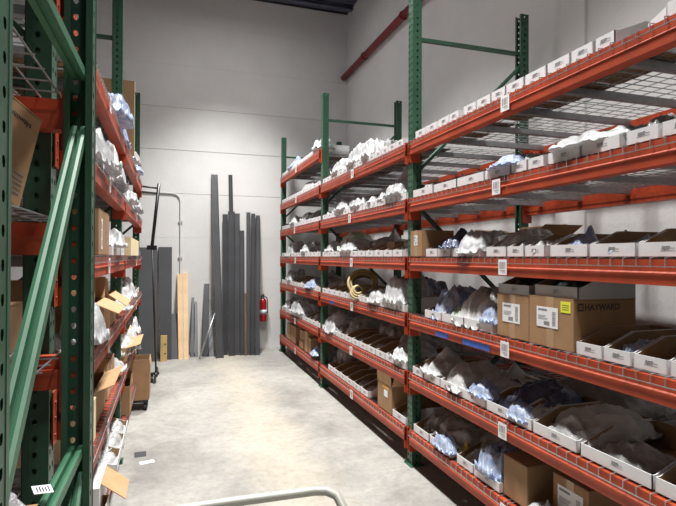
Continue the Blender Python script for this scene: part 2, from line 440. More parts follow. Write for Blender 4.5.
# tags and tape on the beams
def tag_mesh(w, h, seed=0):
    rnd = random.Random(seed); mb = MB()
    mb.box(-.0016, 0, -w/2, w/2, -h/2, h/2, 0)
    y = -w*.34
    while y < w*.34:
        t = rnd.choice([.0025,.004,.006]); mb.box(-.0019, -.0015, y, min(y+t, w*.36), -h*.12, h*.34, 1); y += t+rnd.choice([.003,.005])
    for i, z in enumerate((-.2,-.27,-.36)): mb.box(-.0019, -.0015, -w*.34, w*(.3-.12*i), h*z-.0015, h*z+.0015, 1)
    return mb.mesh('label_tag', [M['paper'], M['tagink']])
BT = tag_mesh(.075, .085, 3)
for bi in (0, 1, 2):
    for i, l in enumerate(LEVEL):
        b, ya, L = right.beams[(bi, l)]
        link('label_tag', BT, b, (-.0125, L/2+[.0,.08,.02,.0,.02,.0][i], .05+[-.0,-.004,.0,-.004,-.0,.0][i]))
b, ya, L = right.beams[(2,'extra highest shelf')]; link('label_tag', BT, b, (-.0125, L/2, .05))
for bi in (0, 1):
    for l in LEVEL[:5]:
        b, ya, L = left.beams[(bi, l)]; link('label_tag', BT, b, (-.0125, L/2, .05))
def tape(b, y, w, z, h=.035):
    mb = MB(); mb.box(-.001, .0, -w/2, w/2, -h/2, h/2)
    link('tape_strip', mb.mesh('tape_strip', [M['bluetape']]), b, (-.0008, y, z))
b, ya, L = right.beams[(0, LEVEL[3])]
tape(b, 3.10-Y0-ya, .16, .022); tape(b, 2.69-Y0-ya, .29, .022)
b, ya, L = right.beams[(1, LEVEL[3])]; tape(b, 5.63-Y0-ya, .2, .03, .03)
mb = MB(); mb.box(-.002, .0, -.05, .05, -.03, .03); link('tape_strip', mb.mesh('tape_strip', [M['bluetape']]), right.root, (DEP-PW-.004, BAY, 1.78))

# ---------------------------------------------------------------- contents: bins, bags, boxes
def bin_mesh(w, grey=False, dep=.45, h=.115, lip=.055):
    mb = MB(); t = .004; a = w/2
    side = [(0,0),(0,lip),(.02,lip),(.17,h),(dep,h),(dep,0)]
    mb.box(0, t, -a, a, 0, lip, 0); mb.box(0+t, t*1.3, -a+t, a-t, t, lip-.002, 1)
    for s in (-1, 1):
        o = s*a; i = s*(a-t)
        n0, n1 = (o, i)
        mb.prism_y(side, n0, n1, 0, (0, 1))
    mb.box(dep-t, dep, -a+t, a-t, 0, h, 1)
    mb.box(t, dep-t, -a+t, a-t, 0, t, 1)
    return mb.mesh('shelf_bin', [M['bingrey'] if grey else M['binwhite'], M['kraft']])
def logo_mesh():
    mb = MB(); sh = .25
    def st(y0, y1, z0, z1): mb.quad((-.0006,-y0-z0*sh,z0),(-.0006,-y1-z0*sh,z0),(-.0006,-y1-z1*sh,z1),(-.0006,-y0-z1*sh,z1))
    for y, z0, z1 in ((-.028,-.004,.010),(-.022,-.004,.006),(-.016,-.008,.007),(-.010,-.004,.007),(-.004,-.004,.010),(.002,-.004,.006)): st(y, y+.0035, z0, z1)
    st(-.028,.006,.006,.0085); st(-.03,.03,-.0095,-.0075); st(.008,.026,.0,.0022); st(-.024,.002,-.004,-.002)
    return mb.mesh('printed_logo', [M['tagink']], recalc=False)
LOGO = logo_mesh()
def bag_mesh(seed, kind, style=0):
    """a crumpled pillow of plastic film: creased top, flattened underside, loose ruffled hem"""
    rnd = random.Random(seed); n = 34
    off = Vector((rnd.uniform(0,50), rnd.uniform(0,50), rnd.uniform(0,50)))
    ca = rnd.uniform(0, 6.28)
    def ridge(p): return 1-2*abs(noise.noise(p))
    def edge(u, v):
        # outline: rounded square with a wavy rim
        a = math.atan2(v, u); return 1+.10*noise.noise(Vector((math.cos(a)*1.5, math.sin(a)*1.5, 3))+off)+.06*noise.noise(Vector((math.cos(a)*5, math.sin(a)*5, 9))+off)
    top = []; bot = []
    for i in range(n+1):
        for j in range(n+1):
            u = -1+2*i/n; v = -1+2*j/n
            m = max(abs(u), abs(v)); L = math.hypot(u, v)
            k = 1.0 if L < 1e-6 else (m/L)*.55+.45
            x, y = u*k, v*k; e = edge(u, v); x *= e; y *= e
            body = max(0.0, 1-(m/.86)**3.0)
            h = body**.36
            p = Vector((x, y, 0))
            lump = .74+.28*noise.noise(p*1.4+off)
            # long sharp creases in two drifting directions plus fine crackle
            q = Vector((x*math.cos(ca)-y*math.sin(ca), x*math.sin(ca)+y*math.cos(ca), 0))
            wv = Vector((noise.noise(p*2+off), noise.noise(p*2+off*1.4), 0))*.25
            d1 = noise.voronoi(Vector((q.x*1.1, q.y*2.5, 0))+wv+off)[0]; d2 = noise.voronoi(Vector((q.x*3.6, q.y*2.2, 3))+wv*2+off*1.3)[0]; d3 = noise.voronoi(p*6.5+off)[0]
            # facets of film that meet in sharp folds
            cr = .42*(d1[0]-.35)+.26*(d2[0]-.35)+.17*(d3[0]-.35)-.10*min(.3, d1[1]-d1[0])
            z = h*lump + cr*(.45+.55*h)
            if m > .86: z += .12*math.sin(math.atan2(v,u)*17+seed)*(m-.86)/.14 + .12*(m-.86)/.14
            if style == 2: z += .85*math.exp(-((q.y-.15)/.13)**2)*math.exp(-((q.x+.1)/.38)**2)
            if style == 1 and x < -.35: z -= (-.35-x)*.7
            if style == 1: z = max(z, -.25 if x < -.5 else .02)
            else: z = max(z, .02)
            top.append((x, y, z)); bot.append((x*.97, y*.97, (min(.0, z-.03) if style == 1 else 0.0)))
    V = top+bot; N1 = (n+1)*(n+1); F = []
    idx = lambda i, j: i*(n+1)+j
    for i in range(n):
        for j in range(n):
            F.append((idx(i,j), idx(i+1,j), idx(i+1,j+1), idx(i,j+1)))
            F.append((N1+idx(i,j), N1+idx(i,j+1), N1+idx(i+1,j+1), N1+idx(i+1,j)))
    rim = [idx(i,0) for i in range(n)]+[idx(n,j) for j in range(n)]+[idx(i,n) for i in range(n,0,-1)]+[idx(0,j) for j in range(n,0,-1)]
    for a, b in zip(rim, rim[1:]+rim[:1]): F.append((a, N1+a, N1+b, b))
    me = bpy.data.meshes.new('plastic_bag'); me.from_pydata(V, [], F)
    me.polygons.foreach_set('use_smooth', [True]*len(F))
    me.materials.append(M['b_'+kind]); me.update()
    zmax = max(v[2] for v in top); zmin = min(v[2] for v in V)
    for v in me.vertices: v.co.z *= 1.25/max(.6, zmax)
    me.update()
    return me
NV = 5
def bag(loc, size, kind, label, rz=0.0, style=None, seed=None, name='plastic_bag', group='plastic bags of parts in the shelf bins', tilt=0.0):
    s = random.randrange(NV) if seed is None else seed % NV
    st = random.choice((0,1,2,0)) if style is None else style
    me = cached(('bag', kind, s, st), lambda: bag_mesh(s*13+st*101+hash_kind(kind), kind, st))
    o = link(name, me, None, loc, rz+random.uniform(-.5,.5), scl=(size[0]/2, size[1]/2, size[2]/1.25))
    o.rotation_euler = (0, tilt, rz+random.uniform(-.22,.22))
    return tag(o, label, 'bag', group)
def hash_kind(k): return sum(ord(c) for c in k) % 97

WORD = {'white':'white','clear':'clear','blue':'bluish','grey':'grey','navy':'navy','silver':'silver','green':'greenish','black':'black'}
def W(rk, x, y, z): return rk.M @ Vector((x, y, z))
class Shelf:
    def __init__(s, rk, bay, lvl, bname, conv, zdeck, far_word='far'):
        s.rk, s.lvl, s.bname, s.conv, s.z, s.n = rk, lvl, bname, conv, zdeck, 0
        s.where = f"{lvl}, {bname}"; s.cnt = {}
    def bin(s, yw, w, content=None, x=-.004, grey=False, dz=0, rz=0.0, logo=True, dep=.45, heap=1.0):
        """yw: world Y of its centre"""
        s.n += 1; o = ORD[s.n-1]
        col = 'grey' if grey else 'white'
        me = cached(('bin', round(w,2), grey, dep), lambda: bin_mesh(round(w,2)-.003, grey, dep))
        yl = s.conv(yw)
        b = link('shelf_bin', me, None, W(s.rk, x, yl, s.z+dz), s.rk.rz+rz)
        tag(b, f"{col} cardboard shelf bin, {o} from far post, {s.where}", 'bin', 'cardboard shelf bins on the racks')
        if logo: link('printed_logo', LOGO, b, (0, -w*.05, .03))
        if content:
            ks = content if isinstance(content, (list,tuple)) else [content]
            # positions into the depth of the bin
            xs = [.15] if len(ks) == 1 else ([.11,.32] if len(ks) == 2 else [.09,.23,.36])
            for i, kd in enumerate(ks):
                pos = '' if len(ks) == 1 else ['front ','rear ','rearmost '][i]
                hgt = random.uniform(.085,.125)*heap
                bag(W(s.rk, x+xs[i], yl+random.uniform(-.01,.01), s.z+dz+.007), (random.uniform(.25,.31) if len(ks) == 1 else random.uniform(.19,.22), w*random.uniform(.86,.93), hgt), kd,
                    f"{pos}{WORD[kd]} bag in {o} bin from far post, {s.where}", s.rk.rz)
        return b
    def heap(s, yw, x, size, kind, desc, rz=0.0, dz=0.0, style=None, seed=None, tilt=0.0):
        size = (size[0], size[1], size[2]*.74); return bag(W(s.rk, x, s.conv(yw), s.z+dz+(.05 if size[0] > .15 else .02)), size, kind, f"{desc}, {s.where}", s.rk.rz+rz, style, seed, tilt=tilt)

def label_mesh(w, h, seed):
    rnd = random.Random(seed); mb = MB()
    mb.box(-.0008, 0, -w/2, w/2, -h/2, h/2, 0)
    def r(y0,y1,z0,z1): mb.box(-.0011, -.0007, w*(.5-y1), w*(.5-y0), h*(z0-.5), h*(z1-.5), 1)
    r(.07,.4,.66,.9) if rnd.random() < .6 else r(.07,.5,.8,.9)
    for i in range(4): r(.07, rnd.uniform(.4,.55), .55-.06*i, .575-.06*i)
    r(.35,.62,.1,.3)
    z = .12
    while z < .82:
        t = rnd.choice([.015,.025,.04]); r(.74,.9,z,z+t); z += t+.02
    return mb.mesh('shipping_label', [M['paper'], M['tagink']])
def text_mesh(s, size, m, bold=0.0):
    cu = bpy.data.curves.new('t', 'FONT'); cu.body = s; cu.size = size; cu.extrude = .0004; cu.offset = bold; cu.align_x = 'LEFT'
    o = bpy.data.objects.new('t', cu); C.objects.link(o)
    dg = bpy.context.evaluated_depsgraph_get(); dg.update()
    me = bpy.data.meshes.new_from_object(o.evaluated_get(dg)); bpy.data.objects.remove(o)
    me.materials.clear(); me.materials.append(m)
    return me
def closed_box(name, loc, rz, dx, dy, dz, label, m='card', lab=None, tp=True, group=None, rot=None, cat='box'):
    """box with origin at the base of its front face centre; depth to +x, width along y"""
    root = empty(name, loc, rz)
    if rot is not None: root.rotation_euler = rot
    tag(root, label, cat, group)
    mb = MB(); a = dy/2
    mb.box(0, dx, -a, a, 0, dz-.004)
    o = link('body', mb.mesh('body', [M[m]]), root)
    bv = o.modifiers.new('bevel', 'BEVEL'); bv.width = .003; bv.segments = 1
    for s in (-1, 1):
        mb = MB(); mb.box(0, dx, min(s*.0015, s*a), max(s*.0015, s*a), dz-.004, dz); link('flap', mb.mesh('flap', [M[m]]), root)
    if tp:
        mb = MB(); mb.box(-.0006, dx+.0006, -.025, .025, dz-.001, dz+.0007); mb.box(-.0008, 0, -.025, .025, 0, dz)
        link('tape', mb.mesh('tape', [M['tape']]), root)
    if lab:
        w, h, y, z = lab
        link('shipping_label', label_mesh(w, h, int(w*1000+y*100)), root, (-.0012, y, z))
    return root
def open_box(name, loc, rz, dx, dy, dz, label, m='card', flaps=((0,50),(1,50),(2,120),(3,120)), lab=None, rot=None, fl=.5, t=.005, group=None):
    root = empty(name, loc, rz); tag(root, label, 'box', group)
    if rot is not None: root.rotation_euler = rot
    mb = MB(); a = dy/2
    mb.box(0, t, -a, a, 0, dz); mb.box(dx-t, dx, -a, a, 0, dz); mb.box(t, dx-t, -a, -a+t, 0, dz); mb.box(t, dx-t, a-t, a, 0, dz); mb.box(t, dx-t, -a+t, a-t, 0, t)
    link('body', mb.mesh('body', [M[m]]), root)
    for side, ang in flaps:
        # ang: 0 = lying closed, 90 = upright, 180 = folded out flat, 250 = hanging
        l = (dx if side in (0,1) else dy)*fl
        mb = MB()
        wid = dy if side in (0,1) else dx
        mb.box(0, l, -wid/2+.003, wid/2-.003, 0, t*.8)
        rzz = {0:0, 1:math.pi, 2:math.pi/2, 3:-math.pi/2}[side]
        pos = {0:(0,0,dz), 1:(dx,0,dz), 2:(dx/2,-a,dz), 3:(dx/2,a,dz)}[side]
        q = Matrix.Rotation(rzz, 4, 'Z') @ Matrix.Rotation(-R(ang), 4, 'Y')
        link('flap', mb.mesh('flap', [M['cardlight'] if m == 'card' else M[m]]), root, pos, rot=q.to_euler())
    if lab:
        w, h, y, z = lab; link('shipping_label', label_mesh(w, h, int(w*1000)), root, (-.0012, y, z))
    return root

rconv = lambda yw: yw-Y0
def shelf_r(bay, i): return Shelf(right, bay, LEVEL[i], ['near right bay','middle right bay','far right bay'][bay], rconv, ZB[i]+BH+.0115)
def row(sh, y, items):
    """items: (width, content) from the far end towards the viewer; None width entries are gaps"""
    for it in items:
        w, c = it[0], it[1]
        kw = it[2] if len(it) > 2 else {}
        if c == 'gap': y -= w; continue
        sh.bin(y-w/2, w-.006, c, **kw); y -= w
    return y

# ======== near right bay
s = shelf_r(0, 0)
row(s, 3.56, [(.17,'white'),(.02,'gap'),(.15,None),(.02,'gap'),(.145,None),(.13,None),(.05,'gap'),(.15,None),(.15,None),(.14,None),(.16,None),(.17,None),(.16,None),(.14,None),(.12,None)])
s.bin(1.54, .16, None, x=.05, rz=-.45, logo=False); s.bin(1.38, .15, None, dz=.0)
s = shelf_r(0, 1)
row(s, 3.60, [(.33,['grey','clear']),(.32,'clear'),(.31,'grey'),(.25,'blue'),(.14,'white'),(.13,'blue'),(.02,'gap'),(.22,'blue'),(.22,'white'),(.02,'gap'),(.16,'grey'),(.16,None)])
s.heap(2.46, .10, (.3,.3,.12), 'blue', 'blue-printed white bag draped over the bins')
s.heap(1.86, .10, (.28,.46,.11), 'white', 'wide white plastic sheet sagging over the bin fronts')
s.heap(1.72, .14, (.25,.26,.10), 'blue', 'blue-streaked plastic bag beside the wide white sheet')
s = shelf_r(0, 2)
closed_box('cardboard_box', W(right, -.022, rconv(3.505), s.z), 0, .27, .185, .195, 'small brown box with white label beside green post, third shelf, near right bay', lab=(.06,.075,0,.12))
row(s, 3.385, [(.18,'navy'),(.02,'gap'),(.16,'navy'),(.17,'clear'),(.17,'white'),(.06,'gap'),(.2,'clear'),(.15,'white'),(.16,'clear'),(.03,'gap'),(.25,['blue','navy'],{'heap':1.15}),(.25,'blue',{'heap':.8}),(.25,None),(.2,None)])
s.heap(3.08, .12, (.34,.24,.20), 'navy', 'dark navy bag bulging above the bins')
s.heap(2.82, .12, (.34,.30,.17), 'white', 'pale plastic sheet folded over the bins')
s.heap(2.55, .22, (.42,.36,.16), 'clear', 'large grey translucent bag behind the bin fronts')
open_box('cardboard_box', W(right, .48, rconv(3.1), s.z), 0, .3, .5, .12, 'flat open brown carton behind navy bag, third shelf, near right bay', flaps=((0,30),(1,95),(2,150),(3,150)), fl=.35)
s = shelf_r(0, 3)
row(s, 3.40, [(.25,['blue','navy']),(.29,['green','clear']),(.31,['blue','navy'])])
s.heap(3.22, .16, (.34,.3,.27), 'blue', 'blue bag piled against the green post')
s.heap(2.83, .24, (.55,.48,.30), 'clear', 'big clear plastic bag bulging up from the bins')
s.heap(2.62, .08, (.2,.2,.16), 'blue', 'blue paper-like bag beside the brown boxes')
closed_box('cardboard_box', W(right, .6, rconv(3.25), s.z), 0, .36, .55, .2, 'plain brown box at the back behind blue bags, fourth shelf, near right bay')
bx = closed_box('cardboard_box', W(right, -.005, rconv(2.372), s.z), 0, .34, .275, .235, 'brown box with white shipping label, left of the pair under grey bins', lab=(.15,.105,.01,.135))
bx = closed_box('cardboard_box', W(right, -.012, rconv(2.07), s.z), 0, .37, .31, .245, 'large brown box with yellow sticker and black lettering on its side', lab=(.15,.10,.02,.145))
mb = MB(); mb.box(-.0008, 0, -.032, .032, -.026, .026, 0)
for zz in (-.014, -.004, .006): mb.box(-.001, -.0007, -.022, .022, zz, zz+.005, 1)
link('sticker', mb.mesh('sticker', [M['yellow'], mat('olive_print', (.25,.27,.03))]), bx, (-.001, -.105, .205))
tm = text_mesh('HAYWARD', .041, M['ink'], .0007)
tx = link('lettering', tm, bx, (.062, -.1558, .193), rot=(R(90), 0, 0))
mb = MB(); mb.box(0,.034,-.0004,.0004,0,.036); lg = link('printed_emblem', mb.mesh('printed_emblem', [M['ink']]), bx, (.022, -.1556, .190))
mb = MB()
for a in (45, 135):
    Mx = Matrix.Translation((.017,0,.018)) @ Matrix.Rotation(R(a), 4, 'Y'); mb.box(-.015,.015,-.0007,.0007,-.0025,.0025, M=Mx)
mb.torus((.017,0,.018), .009, .0018, M=Matrix.Rotation(R(90),3,'X'), nu=16, nv=4)
link('emblem_rings', mb.mesh('emblem_rings', [M['card']]), lg)
for yy, wd, dz_ in ((2.37,.265,.236),(2.05,.30,.246)):
    s.bin(yy, wd, None, x=.0, grey=True, dz=dz_, dep=.34)
    bag(W(right, .17, rconv(yy), s.z+dz_+.006), (.30, wd*.94, .10), 'black', f"black ribbed parts filling the grey bin on the {'left' if yy > 2.2 else 'right'} brown box", 0, 0)
row(s, 1.912, [(.155,None),(.15,'blue',{'heap':.75}),(.16,None),(.16,None)])
s = shelf_r(0, 4)
row(s, 3.60, [(.19,'white'),(.245,['white','grey']),(.245,['clear','grey']),(.30,['blue','navy']),(.27,['blue','navy']),(.14,'white'),(.31,['silver','clear']),(.01,'gap'),(.38,['grey']),(.3,['silver'])])
s.heap(3.35, .15, (.36,.32,.26), 'clear', 'tall pale bag peaking beside the green post', style=2)
s.heap(3.02, .18, (.42,.36,.19), 'clear', 'translucent bag with white folds above long bins')
s.heap(2.9, .35, (.5,.5,.20), 'clear', 'grey bag slumped behind the long bins')
s.heap(2.45, .3, (.46,.40,.20), 'navy', 'navy bag spread behind blue bags')
s.heap(2.33, .04, (.14,.2,.11), 'blue', 'blue-and-white bag hanging over bin lip')
s.heap(2.02, .27, (.46,.42,.15), 'clear', 'long grey plastic sleeve lying across wide bin')
s.heap(1.98, .08, (.14,.3,.10), 'silver', 'crinkled silver bag at front of wide bin')
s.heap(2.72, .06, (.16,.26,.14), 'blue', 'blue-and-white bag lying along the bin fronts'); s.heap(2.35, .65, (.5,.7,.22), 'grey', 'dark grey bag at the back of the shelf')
s = shelf_r(0, 5)
row(s, 3.58, [(.26,'grey'),(.31,['white','grey']),(.06,'gap'),(.20,['clear','grey']),(.27,['blue','navy'])])
s.heap(3.45, .3, (.5,.36,.20), 'grey', 'dark grey bag heaped against the green post')
s.heap(3.15, .28, (.55,.44,.22), 'grey', 'large crumpled grey bag in the middle of the heap')
s.heap(2.83, .36, (.5,.4,.2), 'grey', 'dark grey bag behind the blue drape')
s.heap(3.12, .02, (.13,.28,.13), 'blue', 'pale blue bag spilling over the bin front')
s.heap(2.60, .10, (.26,.26,.25), 'blue', 'tall blue bag standing in the bin by the brown box')
s.heap(3.0, .10, (.12,.14,.13), 'yellow', 'small yellow packet beside the pale blue bag'); s.heap(2.56, .38, (.4,.4,.22), 'navy', 'navy plastic lying behind the tall blue bag')
closed_box('cardboard_box', W(right, .015, rconv(2.375), s.z), 0, .28, .20, .225, 'plain brown box beside tall blue bag, bottom shelf, near right bay', tp=False)
bx = closed_box('cardboard_box', W(right, .10, rconv(2.06), s.z), 0, .34, .24, .23, 'brown box with big white printed label, bottom shelf, near right bay', lab=(.17,.13,.0,.12))
s.heap(2.16, .03, (.13,.2,.12), 'white', 'small white bag before the labelled brown box')
s.heap(1.92, .03, (.16,.2,.1), 'silver', 'small silver bag at the right foot of labelled brown box')

# ======== middle right bay
s = shelf_r(1, 0)
row(s, 6.11, [(.16,'white'),(.16,'white'),(.16,'clear'),(.16,'white'),(.15,None),(.15,'white'),(.16,'white'),(.16,'clear'),(.16,'white'),(.15,'white'),(.15,None),(.16,'white'),(.16,'white'),(.15,None),(.16,None)])
for yy, sx, d in ((5.62,.26,'round white bundle on the far end of the shelf'),(5.05,.34,'big round white bundle mid shelf'),(4.68,.3,'low white bundle right of the big round one')):
    s.heap(yy, .14, (.34,.36,sx), 'white', d, style=0)
closed_box('white_carton', W(right, .45, rconv(5.72), s.z), 0, .45, .5, .36, 'white carton standing at the back of the top shelf, middle right bay', m='binwhite', tp=False)
s.heap(5.6, .66, (.3,.4,.06), 'white', 'loose white plastic on top of the white carton', dz=.37)
s = shelf_r(1, 1)
row(s, 6.11, [(.2,'white'),(.2,'white'),(.18,'white'),(.2,'clear'),(.2,'white'),(.2,'white'),(.22,'white'),(.2,'clear'),(.2,'white'),(.2,'white'),(.2,None),(.2,'white')])
s.heap(5.55, .2, (.45,.75,.24), 'white', 'wide white bag with green print at the far end')
s.heap(5.15, .1, (.2,.3,.2), 'white', 'puffy white bag right of the wide one')
s.heap(3.98, .12, (.35,.4,.36), 'white', 'tall white plastic bag leaning by the green post', style=2)
s.heap(4.55, .14, (.3,.3,.22), 'clear', 'clear bag poking up mid shelf', style=2)
s.heap(4.9, .12, (.3,.4,.17), 'white', 'loose white bag right of the puffy one'); s.heap(4.3, .14, (.3,.36,.15), 'clear', 'low clear bag before the leaning white one')
s = shelf_r(1, 2)
row(s, 6.11, [(.2,'white'),(.2,'white'),(.22,'green'),(.2,'white'),(.2,'white'),(.25,['clear']),(.22,None),(.22,None),(.22,None),(.2,None),(.2,'white')])
s.heap(5.55, .25, (.45,.42,.33), 'green', 'green and white bag standing above the bins')
s.heap(5.2, .18, (.45,.55,.2), 'white', 'white bag spread over three bins')
s.heap(4.75, .4, (.6,.5,.32), 'grey', 'grey upright sheet behind the open bins', style=2)
open_box('cardboard_box', W(right, .12, rconv(4.3), s.z+.005), 0, .33, .17, .13, 'small kraft tray inside the open bins, third shelf, middle right bay', m='kraft', flaps=((1,100),), fl=.2)
s.heap(5.95, .14, (.3,.36,.2), 'white', 'white bag beside the far green post'); s.heap(3.85, .2, (.3,.3,.16), 'white', 'small white bag next to the near green post')
s = shelf_r(1, 3)
row(s, 6.11, [(.2,'white'),(.2,None),(.2,None),(.2,'grey'),(.2,'grey'),(.2,None),(.2,'grey'),(.22,'clear'),(.2,'white'),(.2,'white'),(.2,'white'),(.16,'white')])
s.heap(5.9, .3, (.4,.4,.2), 'grey', 'grey bag next to the far green post')
s.heap(3.98, .15, (.4,.46,.34), 'white', 'large bright white bag beside the green post', style=0)
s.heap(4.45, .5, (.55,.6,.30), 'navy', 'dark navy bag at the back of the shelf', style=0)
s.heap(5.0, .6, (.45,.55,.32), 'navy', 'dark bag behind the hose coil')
s.heap(4.4, .1, (.3,.36,.15), 'white', 'flat white bag between hose coil and bright bag')
# hose coils
co = empty('hose_coil', W(right, .11, rconv(5.0), s.z+.175), 0); tag(co, 'coiled olive-yellow hose standing in the bins of the middle right bay', 'hose')
Mc = Vector((-.35,-.75,.56)).to_track_quat('Z','Y').to_matrix(); ca_ = Vector((-.35,-.75,.56)).normalized()
for i, (rr, dx, mm) in enumerate(((.148,0,'brass'),(.118,.012,'brass'),(.143,.035,'brassdark'),(.14,.065,'brass'),(.135,.095,'brassdark'))):
    mb = MB(); mb.torus(tuple(-ca_*dx), rr, .016, M=Mc, nu=32, nv=8); link('hose_turn', mb.mesh('hose_turn', [M[mm]], True), co)
co = empty('hose_coil', W(right, .07, rconv(4.86), s.z+.085), 0); co.location.x -= .06; tag(co, 'small brass-coloured coil in front of the big hose coil', 'hose')
for i, rr in enumerate((.075,.06,.045)):
    mb = MB(); mb.torus((0, -.01, .012*i), rr, .014, M=Mc, nu=24, nv=8); link('hose_turn', mb.mesh('hose_turn', [M['brass']], True), co)
s = shelf_r(1, 4)
row(s, 6.11, [(.22,'white'),(.22,'white'),(.22,'grey'),(.22,'clear'),(.22,None),(.22,'white',{'heap':.8}),(.22,None),(.22,'silver',{'heap':.7}),(.22,None),(.2,'grey'),(.22,'silver')])
s.heap(5.85, .12, (.34,.5,.26), 'white', 'bright white bag beside the far green post')
s.heap(5.45, .35, (.5,.4,.26), 'grey', 'grey bag with pale folds behind the bins')
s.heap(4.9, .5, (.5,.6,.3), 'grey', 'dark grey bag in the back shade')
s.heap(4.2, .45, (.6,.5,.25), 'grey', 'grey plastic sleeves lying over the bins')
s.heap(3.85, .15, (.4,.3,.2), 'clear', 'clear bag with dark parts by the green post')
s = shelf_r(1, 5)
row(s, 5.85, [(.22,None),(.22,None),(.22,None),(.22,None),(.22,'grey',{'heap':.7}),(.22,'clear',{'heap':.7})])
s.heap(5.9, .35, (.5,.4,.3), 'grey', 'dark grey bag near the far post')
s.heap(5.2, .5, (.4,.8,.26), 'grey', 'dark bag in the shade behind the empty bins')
open_box('cardboard_box', W(right, -.005, rconv(4.14), s.z), 0, .32, .31, .235, 'tall open brown box with orange label, bottom shelf, middle right bay', flaps=((0,94),(2,120)), fl=.31, lab=None)
s.bin(3.84, .26, 'white', heap=.8)
b_ = [o for o in bpy.data.objects if o.get('label','').startswith('tall open brown box with orange')][0]
mb = MB(); mb.box(-.0008,0,-.04,.04,-.03,.03); link('shipping_label', mb.mesh('shipping_label',[M['paper']]), b_, (-.001, -.03, .15))
mb = MB(); mb.box(-.0008,0,-.07,.07,-.012,.012); link('sticker', mb.mesh('sticker',[mat('orange_sticker',(.7,.36,.08))]), b_, (-.001, -.03, .20))

# ======== far right bay
s = Shelf(right, 2, 'extra highest shelf', 'far right bay', rconv, 2.86+BH+.0115)
row(s, 8.6, [(.2,'blue'),(.2,'blue'),(.2,'blue'),(.2,'white'),(.2,'white'),(.2,'white'),(.2,'white'),(.2,'white'),(.2,'white'),(.2,'white'),(.2,'white')])
s.heap(8.0, .15, (.35,.5,.3), 'blue', 'bluish bag rising above the bins', style=2); s.heap(6.5, .12, (.3,.35,.36), 'white', 'white bag peaking by the tall post', style=2)
for li in range(6):
    s = shelf_r(2, li)
    if li < 5:
        cs = [['white','clear','white','white'],['white','white','clear','white'],['white','clear','white','white'],['white','grey','clear','blue'],['white','clear','grey','clear']][li]
        row(s, 8.6, [(.2, cs[i % 4]) for i in range(12)])
    if li == 0: s.heap(7.0, .15, (.3,.6,.18), 'white', 'long white bag lying over the near bins')
    if li == 1: s.heap(7.9, .15, (.35,.5,.2), 'white', 'puffy white bag toward the end wall'); s.heap(7.2,.2,(.35,.5,.24),'white','puffy white bag nearer the tall post')
    if li == 2: s.heap(8.1, .14, (.35,.55,.28), 'white', 'round white bag toward the end wall'); s.heap(7.1,.14,(.35,.35,.24),'white','knobbly white bag mid shelf')
    if li == 3: s.heap(8.2, .16, (.35,.6,.26), 'white', 'bright white bag toward the end wall'); s.heap(7.0,.4,(.5,.7,.28),'grey','grey bag in shade nearer the tall post'); s.heap(6.75,.08,(.25,.5,.16),'blue','pale blue bag at the bin fronts')
    if li == 4:
        s.heap(8.3, .16, (.35,.4,.24), 'silver', 'silvery bag toward the end wall'); s.heap(7.45,.12,(.36,.8,.30),'white','broad white bag filling the middle of the shelf'); s.heap(6.8,.4,(.5,.6,.3),'grey','grey bag near the tall post'); s.heap(7.9,.4,(.5,.7,.3),'grey','dark bag in the shade behind')
s = shelf_r(2, 5)
for i, (yy, w, h, m, d, lb) in enumerate(((8.18,.20,.25,'cardlight',.3,'narrow tan box nearest the end wall'),(7.84,.40,.26,'card',.35,'widest brown box of the row'),(7.30,.24,.11,'card',.3,'low brown box under the reddish one'),(7.02,.16,.28,'cardlight',.3,'thin upright tan box right of the stack'),(6.82,.15,.22,'card',.3,'thin upright brown box by the tan one'))):
    closed_box('cardboard_box', W(right, .02, rconv(yy), s.z), 0, d, w, h, f"{lb}, bottom shelf, far right bay", m=m, group='boxes on the bottom shelf of the far bay')
closed_box('cardboard_box', W(right, .03, rconv(7.3), s.z+.111), 0, .28, .24, .15, 'reddish brown box stacked on a low one, bottom shelf, far right bay', m='card', group='boxes on the bottom shelf of the far bay')
s.heap(6.5, .05, (.2,.3,.16), 'blue', 'blue and white bag beside the tall post')

# ======== left rack (front faces the aisle, +X)
lconv = lambda yw: 6.89-yw
def shelf_l(bay, i): return Shelf(left, bay, LEVEL[i], ['near left bay','far left bay'][bay], lconv, ZB[i]+BH+.0115)
s = shelf_l(0, 0)
row(s, 4.3, [(.17,'blue'),(.17,'blue'),(.17,None),(.17,None),(.17,'white'),(.17,None),(.17,None),(.17,None),(.17,None),(.17,None)])
s.heap(3.95, .05, (.3,.5,.26), 'blue', 'blue and white bag bulging over the shelf front')
s = shelf_l(1, 0)
row(s, 6.8, [(.2,'white'),(.2,'blue'),(.2,'white'),(.2,'white'),(.2,'white'),(.2,None),(.2,'white'),(.2,'blue'),(.2,'white'),(.2,None)])
s.heap(4.62, .07, (.24,.4,.28), 'blue', 'big blue and white bag sticking out past the post'); s.heap(5.5,.02,(.2,.5,.16),'white','white bag hanging over the beam'); s.heap(6.3,.03,(.2,.4,.2),'blue','bluish bag near the last post')
pb = empty('cardboard_sheet', W(left, .02, lconv(4.98), s.z), left.rz); tag(pb, 'tall tan cardboard sheet standing on edge, top shelf of left rack', 'cardboard')
mb = MB(); mb.box(-.07, .32, -.008, .008, 0, .68); link('sheet', mb.mesh('sheet', [M['card']]), pb)
mb = MB(); mb.box(-.074, -.07, -.009, .009, 0, .68); link('sheet_edge', mb.mesh('sheet_edge', [M['cream']]), pb)
s = shelf_l(0, 1)
row(s, 4.3, [(.2,'white') if i % 2 else (.2,'clear') for i in range(11)])
for yy, d in ((3.9,'white bag hanging out just before the second post'),(3.4,'crumpled white bag over the beam, mid bay'),(2.9,'white bag close to the near post')): s.heap(yy, .05, (.26,.45,.26), 'white', d)
s = shelf_l(1, 1)
